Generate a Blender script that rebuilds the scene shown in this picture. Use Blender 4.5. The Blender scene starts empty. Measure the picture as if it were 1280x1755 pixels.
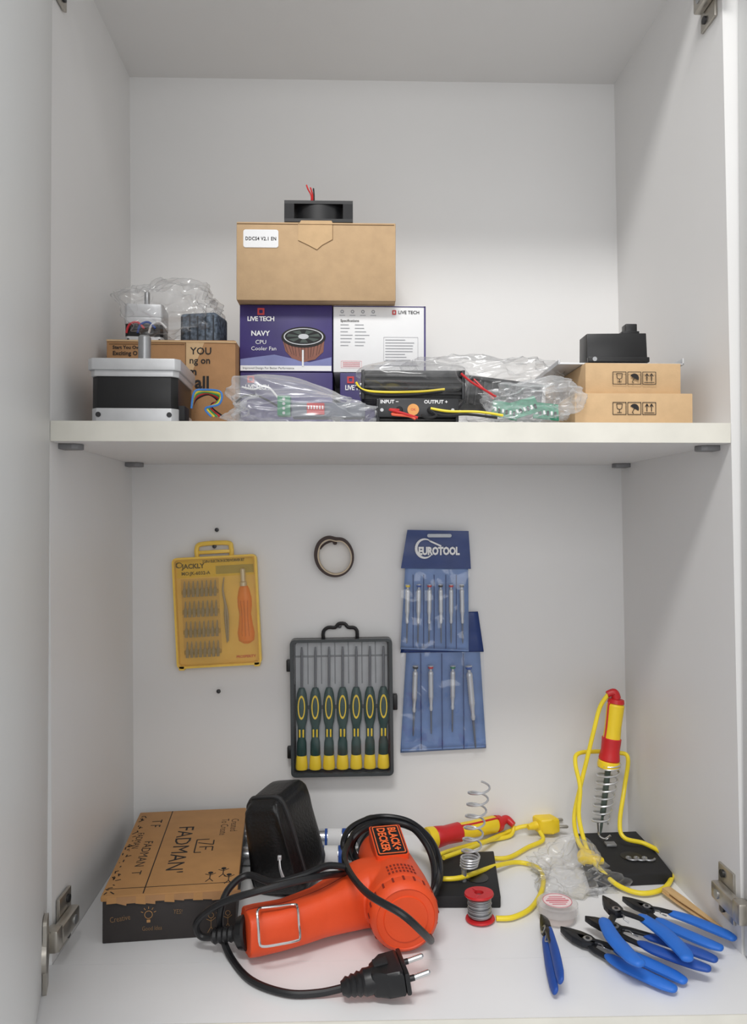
import bpy,bmesh,math,random
from mathutils import Vector,Matrix,Euler,noise
random.seed(4)
pi=math.pi
F=1305.0;H=.384;YB=.9375;YF=.6725;YE=.592;ZS=.473;ZU=.455;ZC=.932
V=Vector
# ------------------------------------------------------------ camera
sc=bpy.context.scene
cd=bpy.data.cameras.new("camera");cam=bpy.data.objects.new("camera",cd);sc.collection.objects.link(cam)
cd.sensor_fit='VERTICAL';cd.sensor_height=24;cd.lens=F*24/1755;cd.clip_start=.01
cam.location=(0,0,H);cam.rotation_euler=(pi/2+.0134,0,-.026);sc.camera=cam
RC=Euler((pi/2+.0134,0,-.026)).to_matrix();C0=V((0,0,H))
def ray(px,py): return RC@V(((px-640)/F,(877.5-py)/F,-1))
def P(px,py,Y):            # survey: point at distance Y
    d=ray(px,py);return C0+d*(Y/d.y)
def FL(px,py,z=0):         # survey: point at height z
    d=ray(px,py);return C0+d*((z-H)/d.z)
def frame(px,py,Y,rot=0):
    o=P(px,py,Y);s=Y/F
    M=Matrix(((s,0,0,o.x),(0,0,-s,o.y),(0,s,0,o.z),(0,0,0,1)))
    return M@Matrix.Rotation(rot,4,'Z')
def basis(o,x,y,s=1):
    x=V(x).normalized();y=V(y);z=x.cross(y).normalized();y=z.cross(x)
    return Matrix(((x.x*s,y.x*s,z.x*s,o[0]),(x.y*s,y.y*s,z.y*s,o[1]),(x.z*s,y.z*s,z.z*s,o[2]),(0,0,0,1)))
# ------------------------------------------------------------ materials
def lin(c):
    o=[]
    for v in c:
        v/=255.;o.append(v/12.92 if v<=.04045 else ((v+.055)/1.055)**2.4)
    return (*o,1)
MC={}
def mat(name,c,rough=.5,metal=0,var=.06,scale=60,bump=0,bscale=200,alpha=1,trans=0,coat=0):
    if name in MC:return MC[name]
    m=bpy.data.materials.new(name);m.use_nodes=True;nt=m.node_tree;b=nt.nodes['Principled BSDF']
    c=lin(c)
    tc=nt.nodes.new('ShaderNodeTexCoord');n=nt.nodes.new('ShaderNodeTexNoise');n.inputs['Scale'].default_value=scale;n.inputs['Detail'].default_value=4
    nt.links.new(tc.outputs['Object'],n.inputs['Vector'])
    r=nt.nodes.new('ShaderNodeValToRGB');r.color_ramp.elements[0].position=.3;r.color_ramp.elements[1].position=.7
    r.color_ramp.elements[0].color=(*[v*(1-var) for v in c[:3]],1);r.color_ramp.elements[1].color=(*[min(1,v*(1+var)) for v in c[:3]],1)
    nt.links.new(n.outputs['Fac'],r.inputs['Fac']);nt.links.new(r.outputs['Color'],b.inputs['Base Color'])
    b.inputs['Roughness'].default_value=rough;b.inputs['Metallic'].default_value=metal;b.inputs['Alpha'].default_value=alpha
    b.inputs['Transmission Weight'].default_value=trans;b.inputs['Coat Weight'].default_value=coat
    if bump:
        n2=nt.nodes.new('ShaderNodeTexNoise');n2.inputs['Scale'].default_value=bscale;nt.links.new(tc.outputs['Object'],n2.inputs['Vector'])
        bp=nt.nodes.new('ShaderNodeBump');bp.inputs['Strength'].default_value=bump;bp.inputs['Distance'].default_value=.001
        nt.links.new(n2.outputs['Fac'],bp.inputs['Height']);nt.links.new(bp.outputs['Normal'],b.inputs['Normal'])
    MC[name]=m;return m
def film(name,c,base,edge,rough=.18,diff=.35,bump=.5,tint=.25,power=2.5,bd=.0015,vs=45):
    m=bpy.data.materials.new(name);m.use_nodes=True;nt=m.node_tree;nt.nodes.clear();N=nt.nodes.new;L=nt.links.new
    o=N('ShaderNodeOutputMaterial');t=N('ShaderNodeBsdfTransparent');t.inputs[0].default_value=(*[1-tint+tint*v for v in lin(c)[:3]],1)
    g=N('ShaderNodeBsdfGlossy');g.inputs['Roughness'].default_value=rough;d=N('ShaderNodeBsdfDiffuse');d.inputs[0].default_value=lin(c)
    tr=N('ShaderNodeMixShader');tr.inputs[0].default_value=diff;L(g.outputs[0],tr.inputs[1]);L(d.outputs[0],tr.inputs[2])
    lw=N('ShaderNodeLayerWeight');lw.inputs[0].default_value=.4;pw=N('ShaderNodeMath');pw.operation='POWER';pw.inputs[1].default_value=power;L(lw.outputs['Facing'],pw.inputs[0])
    mr=N('ShaderNodeMapRange');mr.inputs['To Min'].default_value=base;mr.inputs['To Max'].default_value=edge
    L(pw.outputs[0],mr.inputs['Value']);mx=N('ShaderNodeMixShader');L(mr.outputs[0],mx.inputs[0]);L(t.outputs[0],mx.inputs[1]);L(tr.outputs[0],mx.inputs[2])
    tc=N('ShaderNodeTexCoord');n=N('ShaderNodeTexNoise');n.inputs['Scale'].default_value=vs;n.inputs['Detail'].default_value=1.0;bp=N('ShaderNodeBump');bp.inputs['Strength'].default_value=bump;bp.inputs['Distance'].default_value=bd
    L(tc.outputs['Object'],n.inputs['Vector']);L(n.outputs['Fac'],bp.inputs['Height']);L(bp.outputs[0],g.inputs['Normal']);L(bp.outputs[0],lw.inputs['Normal'])
    L(mx.outputs[0],o.inputs[0]);MC[name]=m;return m
wallm=mat('white_laminate',(228,227,226),.42,0,.012,8)
floorm=mat('white_laminate_floor',(232,232,233),.38,0,.015,14)
edgem=mat('cream_edge_band',(222,219,209),.5,0,.05,30)
doorm=mat('door_laminate',(223,224,223),.45,0,.01,8)
kraft=mat('kraft_card',(190,160,124),.85,0,.05,90,.15,500)
kraft2=mat('kraft_card_light',(202,170,130),.85,0,.05,90,.15,500)
kraft3=mat('kraft_card_dark',(168,126,86),.8,0,.08,60,.15,500)
kfad=mat('kraft_orange',(178,132,82),.7,0,.06,60)
kink=mat('faint_tan_ink',(140,108,72),.7,0,.06,60)
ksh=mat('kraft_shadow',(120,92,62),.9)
blk=mat('black_plastic',(22,22,24),.38,0,.1)
blkm=mat('black_matt',(28,28,30),.7,0,.15)
cordm=mat('black_rubber',(20,20,23),.42,0,.1)
leath=mat('black_leather',(18,18,19),.42,0,.2,80,.5,350)
ink=mat('black_ink',(28,24,24),.7)
fbox=mat('black_print_card',(48,43,42),.6,0,.1)
silver=mat('brushed_aluminium',(205,206,208),.4,.45,.05)
chrome=mat('chrome',(215,215,215),.2,.9,.03)
steel=mat('steel',(165,166,168),.35,.7,.08)
bsteel=mat('bright_steel',(215,216,218),.35,.5,.04)
msteel=mat('mid_steel',(105,107,112),.35,.35,.04)
dsteel=mat('dark_steel',(70,70,72),.4,.8,.1)
nick=mat('nickel',(182,177,168),.32,.8,.1)
white=mat('white_paper',(235,235,236),.6,0,.01)
grayt=mat('gray_ink',(150,152,158),.7)
purple=mat('purple_print',(56,44,108),.45,0,.25,14)
red=mat('red_plastic',(196,36,40),.4)
redi=mat('red_ink',(205,60,70),.6)
redp=mat('pale_red_ink',(222,140,146),.6)
yel=mat('yellow_plastic',(238,205,42),.4,0,.04)
yelc=mat('yellow_cable',(236,212,48),.42,0,.04)
org=mat('orange_plastic',(226,78,32),.5,0,.04,40,.12,1200)
org2=mat('orange_handle',(246,130,44),.35)
grn=mat('dark_green_plastic',(20,62,58),.4)
grn2=mat('green_connector',(40,130,90),.5)
pcb=mat('green_circuit_board',(60,140,110),.5,0,.3,200)
blue=mat('blue_grip',(38,108,202),.55,0,.05)
blued=mat('dark_blue_plastic',(28,76,160),.55)
vin=mat('blue_vinyl',(104,134,186),.35,0,.14,40,.6,60)
vind=mat('navy_vinyl',(30,56,116),.35,0,.1,40,.2,90)
amber=mat('amber_plastic',(248,212,118),.4,0,.08,30)
amberd=mat('amber_rim',(244,204,88),.35,0,.06)
graybk=mat('gray_foam',(188,191,194),.8,0,.05)
beige=mat('beige_tape',(214,196,170),.7)
brown=mat('brown_core',(58,42,38),.6)
wood=mat('pale_wood',(205,170,120),.7,0,.1)
copper=mat('copper',(120,78,66),.4,.5)
pink=mat('pink_ink',(205,110,122),.6)
vent=mat('vent_dark',(130,34,14),.8)
bagm=film('clear_bag_film',(243,244,246),.07,.55,.18,.4,.9,.04,1.3,.005,26)
bagw=film('milky_bag_film',(238,240,243),.18,.65,.24,.6,.8,.05,1.2,.005,24)
clearm=film('clear_cover',(235,237,240),.03,.25,.08,.3,.02,.05,3,.0005)
amberf=film('amber_cover',(252,222,140),.12,.5,.10,.75,.5,.14,2.5,.003,14)
vinf=film('clear_pocket_film',(205,220,242),.08,.6,.10,.3,1.0,.10,1.6,.006,14)
# ------------------------------------------------------------ builder
class B:
    def __init__(s,T=None): s.bm=bmesh.new();s.mats=[];s.T=T or Matrix();s.nr=0
    def put(s,t,m,M=None):
        M=s.T@M if M is not None else s.T
        if m not in s.mats:s.mats.append(m)
        k=s.mats.index(m)
        if len(t.faces)>1 and not s.nr:bmesh.ops.recalc_face_normals(t,faces=t.faces[:])
        vm={v:s.bm.verts.new(M@v.co) for v in t.verts};fl=M.determinant()<0
        for f in t.faces:
            vs=[vm[v] for v in f.verts]
            if fl:vs.reverse()
            try:s.bm.faces.new(vs).material_index=k
            except ValueError:pass
        t.free();return s
    def box(s,c,d,m,bev=0,M=None,seg=2):
        t=bmesh.new();bmesh.ops.create_cube(t,size=1,matrix=Matrix.Translation(c)@Matrix.Diagonal((*d,1)))
        if bev:bmesh.ops.bevel(t,geom=t.edges[:],offset=bev,segments=seg,affect='EDGES',profile=.5)
        return s.put(t,m,M)
    def hexa(s,v,m,bev=0):   # bottom 4 ccw, top 4 ccw
        t=bmesh.new();w=[t.verts.new(p) for p in v]
        for f in ((3,2,1,0),(4,5,6,7),(0,1,5,4),(1,2,6,5),(2,3,7,6),(3,0,4,7)):t.faces.new([w[i] for i in f])
        if bev:bmesh.ops.bevel(t,geom=t.edges[:],offset=bev,segments=2,affect='EDGES',profile=.5)
        return s.put(t,m)
    def prism(s,pts,z0,z1,m,bev=0,M=None):
        t=bmesh.new();a=[t.verts.new((p[0],p[1],z0)) for p in pts];b=[t.verts.new((p[0],p[1],z1)) for p in pts];n=len(pts)
        t.faces.new(a[::-1]);t.faces.new(b)
        for i in range(n):t.faces.new((a[i],a[(i+1)%n],b[(i+1)%n],b[i]))
        if bev:
            bmesh.ops.bevel(t,geom=t.edges[:],offset=bev,segments=2,affect='EDGES',profile=.5)
        return s.put(t,m,M)
    def ring(s,o,i,z0,z1,m,M=None):
        t=bmesh.new();n=len(o);L=[[t.verts.new((p[0],p[1],z)) for p in q] for q,z in ((o,z0),(o,z1),(i,z1),(i,z0))]
        for k in range(4):
            A=L[k];Bq=L[(k+1)%4]
            for j in range(n):t.faces.new((A[j],A[(j+1)%n],Bq[(j+1)%n],Bq[j]))
        return s.put(t,m,M)
    def lathe(s,prof,m,p,ax,seg=22,M=None,caps=True):
        t=bmesh.new();ax=V(ax).normalized();u=ax.orthogonal().normalized();w=ax.cross(u);p=V(p);R=[]
        for r,h in prof:R.append([t.verts.new(p+ax*h+(u*math.cos(2*pi*k/seg)+w*math.sin(2*pi*k/seg))*max(r,1e-5)) for k in range(seg)])
        for a,b in zip(R,R[1:]):
            for k in range(seg):t.faces.new((a[k],a[(k+1)%seg],b[(k+1)%seg],b[k]))
        if caps:t.faces.new(R[0][::-1]);t.faces.new(R[-1])
        return s.put(t,m,M)
    def cyl(s,p,q,r,m,r2=None,seg=20,M=None):
        p=V(p);q=V(q);return s.lathe([(r,0),(r if r2 is None else r2,(q-p).length)],m,p,q-p,seg,M)
    def tube(s,pts,r,m,res=7,seg=10,M=None,flat=1,sq=1):
        pts=[V(p) for p in pts];rr=list(r) if isinstance(r,(list,tuple)) else [r]*len(pts);Q=[];RR=[]
        if res>1:
            for i in range(len(pts)-1):
                p0=pts[max(i-1,0)];p1=pts[i];p2=pts[i+1];p3=pts[min(i+2,len(pts)-1)]
                for k in range(res):
                    t_=k/res;Q.append(.5*((2*p1)+(p2-p0)*t_+(2*p0-5*p1+4*p2-p3)*t_*t_+(3*p1-p0-3*p2+p3)*t_**3));RR.append(rr[i]*(1-t_)+rr[i+1]*t_)
            Q.append(pts[-1]);RR.append(rr[-1])
        else:Q,RR=pts,rr
        t=bmesh.new();rg=[];tan=(Q[1]-Q[0]).normalized();u=tan.orthogonal().normalized()
        if abs(tan.z)<.9:u=V((0,0,1));u=(u-tan*u.dot(tan)).normalized()
        sp=lambda x:math.copysign(abs(x)**sq,x)
        for i,q in enumerate(Q):
            tn=(Q[min(i+1,len(Q)-1)]-Q[max(i-1,0)]);tn=tn.normalized() if tn.length>0 else tan
            u=(u-tn*u.dot(tn));u=u.normalized() if u.length>1e-6 else tn.orthogonal().normalized();w=tn.cross(u);tan=tn
            rg.append([t.verts.new(q+(u*sp(math.cos(2*pi*k/seg))*flat+w*sp(math.sin(2*pi*k/seg)))*RR[i]) for k in range(seg)])
        for a,b in zip(rg,rg[1:]):
            for k in range(seg):t.faces.new((a[k],a[(k+1)%seg],b[(k+1)%seg],b[k]))
        t.faces.new(rg[0][::-1]);t.faces.new(rg[-1])
        return s.put(t,m,M)
    def bar(s,p,q,w,m,z=0,h=.4,M=None):
        p=V((p[0],p[1],0));q=V((q[0],q[1],0));d=(q-p);n=V((-d.y,d.x,0)).normalized()*w/2
        return s.prism([p-n,q-n,q+n,p+n],z,z+h,m,0,M)
    def text(s,st,size,m,M,al='CENTER',off=0,sp=1,wide=1):
        cu=bpy.data.curves.new('t','FONT');cu.body=st;cu.size=size;cu.align_x=al;cu.align_y='CENTER';cu.offset=off;cu.space_character=sp;cu.resolution_u=2
        o=bpy.data.objects.new('t',cu);sc.collection.objects.link(o);bpy.context.view_layer.update()
        me=o.to_mesh();t=bmesh.new();t.from_mesh(me);o.to_mesh_clear();bpy.data.objects.remove(o);bpy.data.curves.remove(cu)
        if wide!=1:
            for v in t.verts:v.co.x*=wide
        s.nr=1;s.put(t,m,M);s.nr=0;return s
    def sheet(s,TL,TR,BR,BL,off,m,nx=14,ny=20,Y=None):
        t=bmesh.new();G=[]
        for j in range(ny+1):
            v=j/ny;row=[]
            for i in range(nx+1):
                u=i/nx;x=(TL[0]*(1-u)+TR[0]*u)*(1-v)+(BL[0]*(1-u)+BR[0]*u)*v;y=(TL[1]*(1-u)+TR[1]*u)*(1-v)+(BL[1]*(1-u)+BR[1]*u)*v
                row.append(t.verts.new(P(x,y,(Y or YB)-off(u,v))))
            G.append(row)
        for j in range(ny):
            for i in range(nx):t.faces.new((G[j][i],G[j+1][i],G[j+1][i+1],G[j][i+1]))
        s.nr=1;s.put(t,m);s.nr=0;return s
    def done(s,name,parent=None,label=None,cat=None,group=None,solid=0,kind=None,sharp=.6,base=None):
        me=bpy.data.meshes.new(name);vs=[v.co for v in s.bm.verts]
        if parent is not None:o0=parent.location.copy()
        elif base is not None:o0=V(base)
        elif kind=='structure':o0=V((0,0,0))
        else:o0=V(((min(v.x for v in vs)+max(v.x for v in vs))/2,(min(v.y for v in vs)+max(v.y for v in vs))/2,min(v.z for v in vs)))
        bmesh.ops.translate(s.bm,verts=s.bm.verts[:],vec=-o0);s.bm.to_mesh(me);s.bm.free()
        for m in s.mats:me.materials.append(m)
        for p in me.polygons:p.use_smooth=True
        me.set_sharp_from_angle(angle=sharp)
        o=bpy.data.objects.new(name,me);sc.collection.objects.link(o)
        if parent is not None:o.parent=parent
        else:o.location=o0
        if solid:
            md=o.modifiers.new('Solidify','SOLIDIFY');md.thickness=solid;md.offset=0
        if label:o['label']=label
        if cat:o['category']=cat
        if group:o['group']=group
        if kind:o['kind']=kind
        return o
def root(name,label,cat,base,group=None):
    o=bpy.data.objects.new(name,None);o.empty_display_size=.01;o.location=base;sc.collection.objects.link(o);o['label']=label;o['category']=cat
    if group:o['group']=group
    return o
def dup(r,loc,rot=None,label=None):
    n=r.copy();n.location=loc
    if rot is not None:n.rotation_euler=rot
    if label:n['label']=label
    sc.collection.objects.link(n)
    for c in r.children:
        k=c.copy();k.parent=n;sc.collection.objects.link(k)
    return n
def circ(cx,cy,rx,ry=None,n=24,a0=0):
    ry=rx if ry is None else ry
    return [(cx+rx*math.cos(2*pi*k/n+a0),cy+ry*math.sin(2*pi*k/n+a0)) for k in range(n)]
def rrect(x0,y0,x1,y1,r,n=5):
    o=[]
    for cx,cy,a in ((x1-r,y1-r,0),(x0+r,y1-r,pi/2),(x0+r,y0+r,pi),(x1-r,y0+r,1.5*pi)):
        for k in range(n+1):
            t=a+pi/2*k/n;o.append((cx+r*math.cos(t),cy+r*math.sin(t)))
    return o
# ------------------------------------------------------------ cabinet shell
SK=.0055
def xl(z,y=YB):return -.2665-.0101*z+SK*(YB-y)/(YB-YF)
def xr(z,y=YB):return .3395-.0150*z+SK*(YB-y)/(YB-YF)
ZT=1.02
def st(b,name):return b.done(name,kind='structure')
b=B();b.hexa([(xl(0,YF)-.018,YF,-.03),(xl(0,YF),YF,-.03),(xl(0),YB,-.03),(xl(0)-.018,YB,-.03),(xl(ZT,YF)-.018,YF,ZT),(xl(ZT,YF),YF,ZT),(xl(ZT),YB,ZT),(xl(ZT)-.018,YB,ZT)],wallm);st(b,'wall_left')
b=B();b.hexa([(xr(0,YF),YF,-.03),(xr(0,YF)+.018,YF,-.03),(xr(0)+.018,YB,-.03),(xr(0),YB,-.03),(xr(ZT,YF),YF,ZT),(xr(ZT,YF)+.018,YF,ZT),(xr(ZT)+.018,YB,ZT),(xr(ZT),YB,ZT)],wallm);st(b,'wall_right')
b=B();b.box((.03,YB+.006,.48),(.66,.012,1.08),wallm);st(b,'wall_back')
b=B();b.hexa([(xl(ZC,YF),YF,ZC),(xr(ZC,YF),YF,ZC),(xr(ZC),YB,ZC),(xl(ZC),YB,ZC),(xl(ZC,YF),YF,ZC+.018),(xr(ZC,YF),YF,ZC+.018),(xr(ZC),YB,ZC+.018),(xl(ZC),YB,ZC+.018)],wallm);st(b,'ceiling')
b=B();b.hexa([(xl(0,YF),YF,-.016),(xr(0,YF),YF,-.016),(xr(0),YB,-.016),(xl(0),YB,-.016),(xl(0,YF),YF,0),(xr(0,YF),YF,0),(xr(0),YB,0),(xl(0),YB,0)],floorm)
b.box((.065,(YE+YF)/2,-.008),(.66,YF-YE-.0005,.016),floorm)
b.box((.065,YE-.0006,-.0055),(.66,.001,.011),edgem);st(b,'floor')
g=.0004;y0=YF+.001
b=B();b.hexa([(xl(ZU,y0)+g,y0,ZU),(xr(ZU,y0)-g,y0,ZU),(xr(ZU)-g,YB-g,ZU),(xl(ZU)+g,YB-g,ZU),(xl(ZS,y0)+g,y0,ZS),(xr(ZS,y0)-g,y0,ZS),(xr(ZS)-g,YB-g,ZS),(xl(ZS)+g,YB-g,ZS)],wallm)
xa,xb=xl(ZS,YF)+g,xr(ZS,YF)-g
b.box(((xa+xb)/2,YF+.0005,(ZS+ZU)/2),(xb-xa,.001,.0178),edgem)
b.done('shelf_board',label='white laminate cabinet shelf with cream edge banding',cat='shelf')
b=B(basis((.06,YE+.012,-.09),(1,0,0),(0,0,1)));b.box((0,0,0),(.66,.14,.016),doorm);b.text('A',.012,ink,Matrix.Translation((.105,.065,.0085)));st(b,'door_1')
def door(name,hx,hy,ex,ey,outn):
    d=V((ex-hx,ey-hy,0));n=V((outn[0],outn[1],0)).normalized()*.018
    b=B();z0,z1=.003,1.02
    q=[V((hx,hy,0)),V((ex,ey,0)),V((ex,ey,0))+n,V((hx,hy,0))+n]
    if d.cross(n).z<0:q=q[::-1]
    b.hexa([(p.x,p.y,z0) for p in q]+[(p.x,p.y,z1) for p in q],doorm,.0008);return st(b,name)
HL=(-.2640,.668);EL=(-.176,.37);HR=(.3445,.668);ER=(.350,.36)
door('door_2',*HL,*EL,(-.957,-.29))
door('door_3',*HR,*ER,(1,.05))
def hinge(x,z,side,lab):
    r=root('cabinet_hinge',lab,'hinge',(x,YF+.02,z),'concealed cabinet hinges')
    b=B(Matrix.Translation((x,YF+.022,z)));b.box((side*.0018,.0,0),(.003,.028,.046),nick,.0008);b.cyl((side*.003,.004,.016),(side*.0055,.004,.016),.0035,dsteel);b.cyl((side*.003,.004,-.016),(side*.0055,.004,-.016),.0035,dsteel);b.done('mounting_plate',r)
    b=B(Matrix.Translation((x,YF+.012,z)));b.box((side*.008,.0,0),(.009,.04,.016),nick,.002);b.cyl((side*.0115,.008,0),(side*.0135,.008,0),.004,steel);b.box((side*.006,-.024,0),(.012,.014,.02),nick,.003);b.done('hinge_arm',r)
    if side>0:h,e,nn=HL,EL,V((.957,.29,0))
    else:h,e,nn=HR,ER,V((-1,-.02,0))
    dd=V((e[0]-h[0],e[1]-h[1],0))
    b=B(basis(V((*h,z))+dd.normalized()*.030+nn*.002,dd,(0,0,1)));b.prism(rrect(-.007,-.031,.012,.031,.005),-.0015,.0015,nick,0);b.lathe([(.016,-.0015),(.0165,.002),(.012,.002),(.011,-.001)],nick,(0,0,0),(0,0,1));b.cyl((.002,.024,0),(.002,.024,.0025),.0035,steel);b.cyl((.002,-.024,0),(.002,-.024,.0025),.0035,steel);b.done('hinge_cup',r)
hinge(xl(.03,YF),.029,1,'nickel plated hinge holding the open door')
hinge(xl(.86,YF),.880,1,'nickel plated hinge near the cabinet ceiling')
hinge(xr(.05,YF)+.0,.044,-1,'nickel plated hinge holding the wide open door')
hinge(xr(.85,YF)+.0,.870,-1,'nickel plated hinge at the top of the side panel')
zinc=mat('gray_zinc',(132,132,134),.5,.3,.1)
for i,(Y,sd) in enumerate(((.70,1),(.915,1),(.915,-1),(.70,-1))):
    x=xl(.45,Y) if sd>0 else xr(.45,Y)
    b=B(Matrix.Translation((x,Y,ZU-.0026)));pts=[(0,-.008),(sd*.012,-.008)]+[(sd*(.012+.008*math.cos(t)),.008*math.sin(t)) for t in (-.9,-.4,0,.4,.9)]+[(sd*.012,.008),(0,.008)]
    if sd<0:pts=pts[::-1]
    b.prism(pts,-.0024,.0024,zinc,.0006)
    b.done('shelf_support',label='small grey metal shelf support clip under the shelf',cat='shelf support',group='shelf support clips')
for px,py in ((373,908),(376,1183),(369,936),(574,930),(582,1072),(750,916)):
    q=P(px,py,YB);b=B();b.cyl(q,q+V((0,-.006,-.0003)),.0012,dsteel,seg=10);b.lathe([(.0012,0),(.0026,.0004),(.0022,.0014),(0,.0018)],dsteel,q+V((0,-.006,0)),(0,-1,0),14)
    b.done('nail',label='small dark nail head in the white back panel',cat='nail',group='nails in the back panel')
# ------------------------------------------------------------ cartons
def carton(px0,px1,pyt,z0,Y,dep,m,bev=.0008,rot=0,z1=None):
    x0=P(px0,pyt,Y).x;x1=P(px1,pyt,Y).x;z1=z1 or P((px0+px1)/2,pyt,Y).z
    b=B(Matrix.Translation((x0,Y,0))@Matrix.Rotation(rot,4,'Z'));b.box(((x1-x0)/2,dep/2,(z0+z1)/2),(x1-x0,dep,z1-z0),m,bev);b.T=Matrix();return b,z1
YL=.823;hb=.0732
def live(px0,px1,z0,face):
    x0=P(px0,600,YL).x;x1=P(px1,600,YL).x;w=x1-x0;m=white if face=='w' else purple
    b=B();b.box(((x0+x1)/2,YL+.05,z0+hb/2),(w-.0008,.1,hb-.0006),m,.0008)
    b.T=Matrix.Translation((x0,YL-.0003,z0))@basis((0,0,0),(1,0,0),(0,0,1),w/160) # 160 x 116 units
    if face=='p':
        b.prism([(2,2),(158,2),(158,11),(2,11)],0,.3,white);b.text('Improved Design For Better Performance',5.2,ink,Matrix.Translation((50,6.5,.5)))
        b.prism([(2,11),(158,11),(158,26),(120,17),(60,30),(2,22)],0,.15,mat('lilac_print',(120,125,175),.5,0,.2,20))
        b.ring(rrect(31,98,43,110,1),rrect(34,101,40,107,1),0,.4,red);b.text('LIVE TECH',11,white,Matrix.Translation((37,91,.5)),off=.25,sp=.9)
        b.text('NAVY',12,white,Matrix.Translation((36,66,.5)),off=.3);b.text('CPU',10,white,Matrix.Translation((37,51,.5)));b.text('Cooler Fan',9.5,white,Matrix.Translation((42,40,.5)))
        b.prism([(74,57),(79,36),(90,24),(110,17),(130,22),(144,35),(146,57)],.2,.5,copper)
        for k in range(24):
            x=76+3*k;b.bar((x,54),(x+(110-x)*.22+(k%3),22+abs(k-12)*.9),.6,mat('dull_copper',(150,100,82),.5) if k%2 else ink,.5,.2)
        b.prism(circ(110,60,38,18,32),.6,.9,ink);b.ring(circ(110,61,34,14.5,32),circ(110,61,32,13,32),.9,1.2,steel);b.prism(circ(110,61,31,12.5,32),1.2,1.4,blkm)
        for k in range(7):
            a=k*2*pi/7;b.prism([(110+6*math.cos(a),61+3*math.sin(a)),(110+29*math.cos(a),61+11*math.sin(a)),(110+29*math.cos(a+.5),61+11*math.sin(a+.5)),(110+7*math.cos(a+.5),61+3*math.sin(a+.5))],1.4,1.6,mat('gray_green',(62,74,68),.5))
        b.prism(circ(110,61,9,4.5),1.6,1.9,steel);b.bar((109,38),(109,10),3,silver,1,.4)
    elif face=='w':
        b.bar((160,0),(160,116),3,purple,0,.3);b.bar((0,115),(160,115),1.5,purple,0,.3)
        for x in (16,34,52,70):b.ring(circ(x,106,3,n=10),circ(x,106,1.8,n=10),.1,.3,grayt);b.bar((x-5,99.5),(x+5,99.5),.8,grayt,.1,.2)
        b.ring(rrect(103,101,110,109,1),rrect(105,103,108,107,.6),0,.4,red);b.text('LIVE TECH',8,ink,Matrix.Translation((132,105,.4)),off=.1)
        b.text('Specifications',6,ink,Matrix.Translation((13,90,.4)),'LEFT',off=.08)
        for k in range(7):
            b.bar((13,83-6*k),(13+random.uniform(12,22),83-6*k),.9,grayt,.1,.2);b.bar((38,83-6*k),(38+random.uniform(14,28),83-6*k),.9,grayt,.1,.2)
        b.ring(rrect(14,8,50,20,1),rrect(14.4,8.4,49.6,19.6,1),.1,.3,redp)
        for k in range(3):b.bar((17,17-3*k),(47,17-3*k),1.0,redp,.1,.2)
        b.ring(rrect(88,20,148,62,1),rrect(88.4,20.4,147.6,61.6,1),.1,.3,grayt)
        for k in range(8):b.bar((91,57-5*k),(91+random.uniform(30,52),57-5*k),.9,grayt,.1,.2)
        b.bar((66,12),(148,12),.8,grayt,.1,.2)
    else:
        b.ring(rrect(13,98,25,110,1),rrect(16,101,22,107,1),0,.4,red);b.text('LIVE TECH',12,white,Matrix.Translation((30,90,.5)),off=.25,sp=.85,wide=.85)
    return b
live(411,570.5,ZS,'q').done('cooler_box',label='purple printed cooler fan carton at the bottom of the stack',cat='box',group='stacked cooler fan cartons')
live(582,740,ZS,'q').done('cooler_box',label='purple printed cooler fan carton beneath the white faced one',cat='box',group='stacked cooler fan cartons')
live(410,570,ZS+hb,'p').done('cooler_box',label='purple carton with a printed cpu cooler picture',cat='box',group='stacked cooler fan cartons')
live(570.5,728,ZS+hb,'w').done('cooler_box',label='cooler carton turned to its white specification side',cat='box',group='stacked cooler fan cartons')
zb2=ZS+2*hb+.0003;YD=.808
x0=P(405,500,YD).x;x1=P(678,500,YD).x;zt=P(540,381,YD).z
b=B();b.box(((x0+x1)/2,YD+.06,(zb2+zt)/2),(x1-x0,.12,zt-zb2),kraft,.001)
b.T=frame(540,450,YD-.0003)
b.prism(rrect(-123,25,-63,56,4),0,.5,white);b.text('DDCS4 V2.1 EN',8.6,ink,Matrix.Translation((-93,40,.8)),off=.2,sp=1.12,wide=.82)
tab=[(-29,67),(30,67),(30,40),(12,30),(3,22),(-12,30),(-29,38)]
b.prism(tab,0,.3,kraft2)
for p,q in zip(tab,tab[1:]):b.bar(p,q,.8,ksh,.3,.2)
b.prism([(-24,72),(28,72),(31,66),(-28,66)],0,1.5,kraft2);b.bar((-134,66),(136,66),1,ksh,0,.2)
b.done('cardboard_box',label='plain kraft carton with white model sticker on cooler cartons',cat='box')
# pc fan lying flat
fc=P(548.5,381,.845);fc.z=zt+.0006;w=.0365
r=root('cooling_fan','black square cooling fan lying on the kraft carton','fan',fc)
b=B(Matrix.Translation(fc));sq=[]
n=48
for k in range(n):
    a=2*pi*k/n+pi/4;c,s_=math.cos(a),math.sin(a);q=w/max(abs(c),abs(s_));sq.append((c*q,s_*q))
hole=[(.0345*math.cos(2*pi*k/n+pi/4),.0345*math.sin(2*pi*k/n+pi/4)) for k in range(n)]
wall_=[(.036*math.cos(2*pi*k/n+pi/4),.036*math.sin(2*pi*k/n+pi/4)) for k in range(n)]
b.ring(sq,hole,0,.0035,blk);b.ring(sq,hole,.0195,.023,blk);b.ring(wall_,hole,.0035,.0195,blk)
for sx_ in (-1,1):
    for sy in (-1,1):b.prism([(sx_*.0365,sy*.0365),(sx_*.026,sy*.0365),(sx_*.0265,sy*.028),(sx_*.0365,sy*.026)][::sx_*sy],.0035,.0195,blkm)
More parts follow.
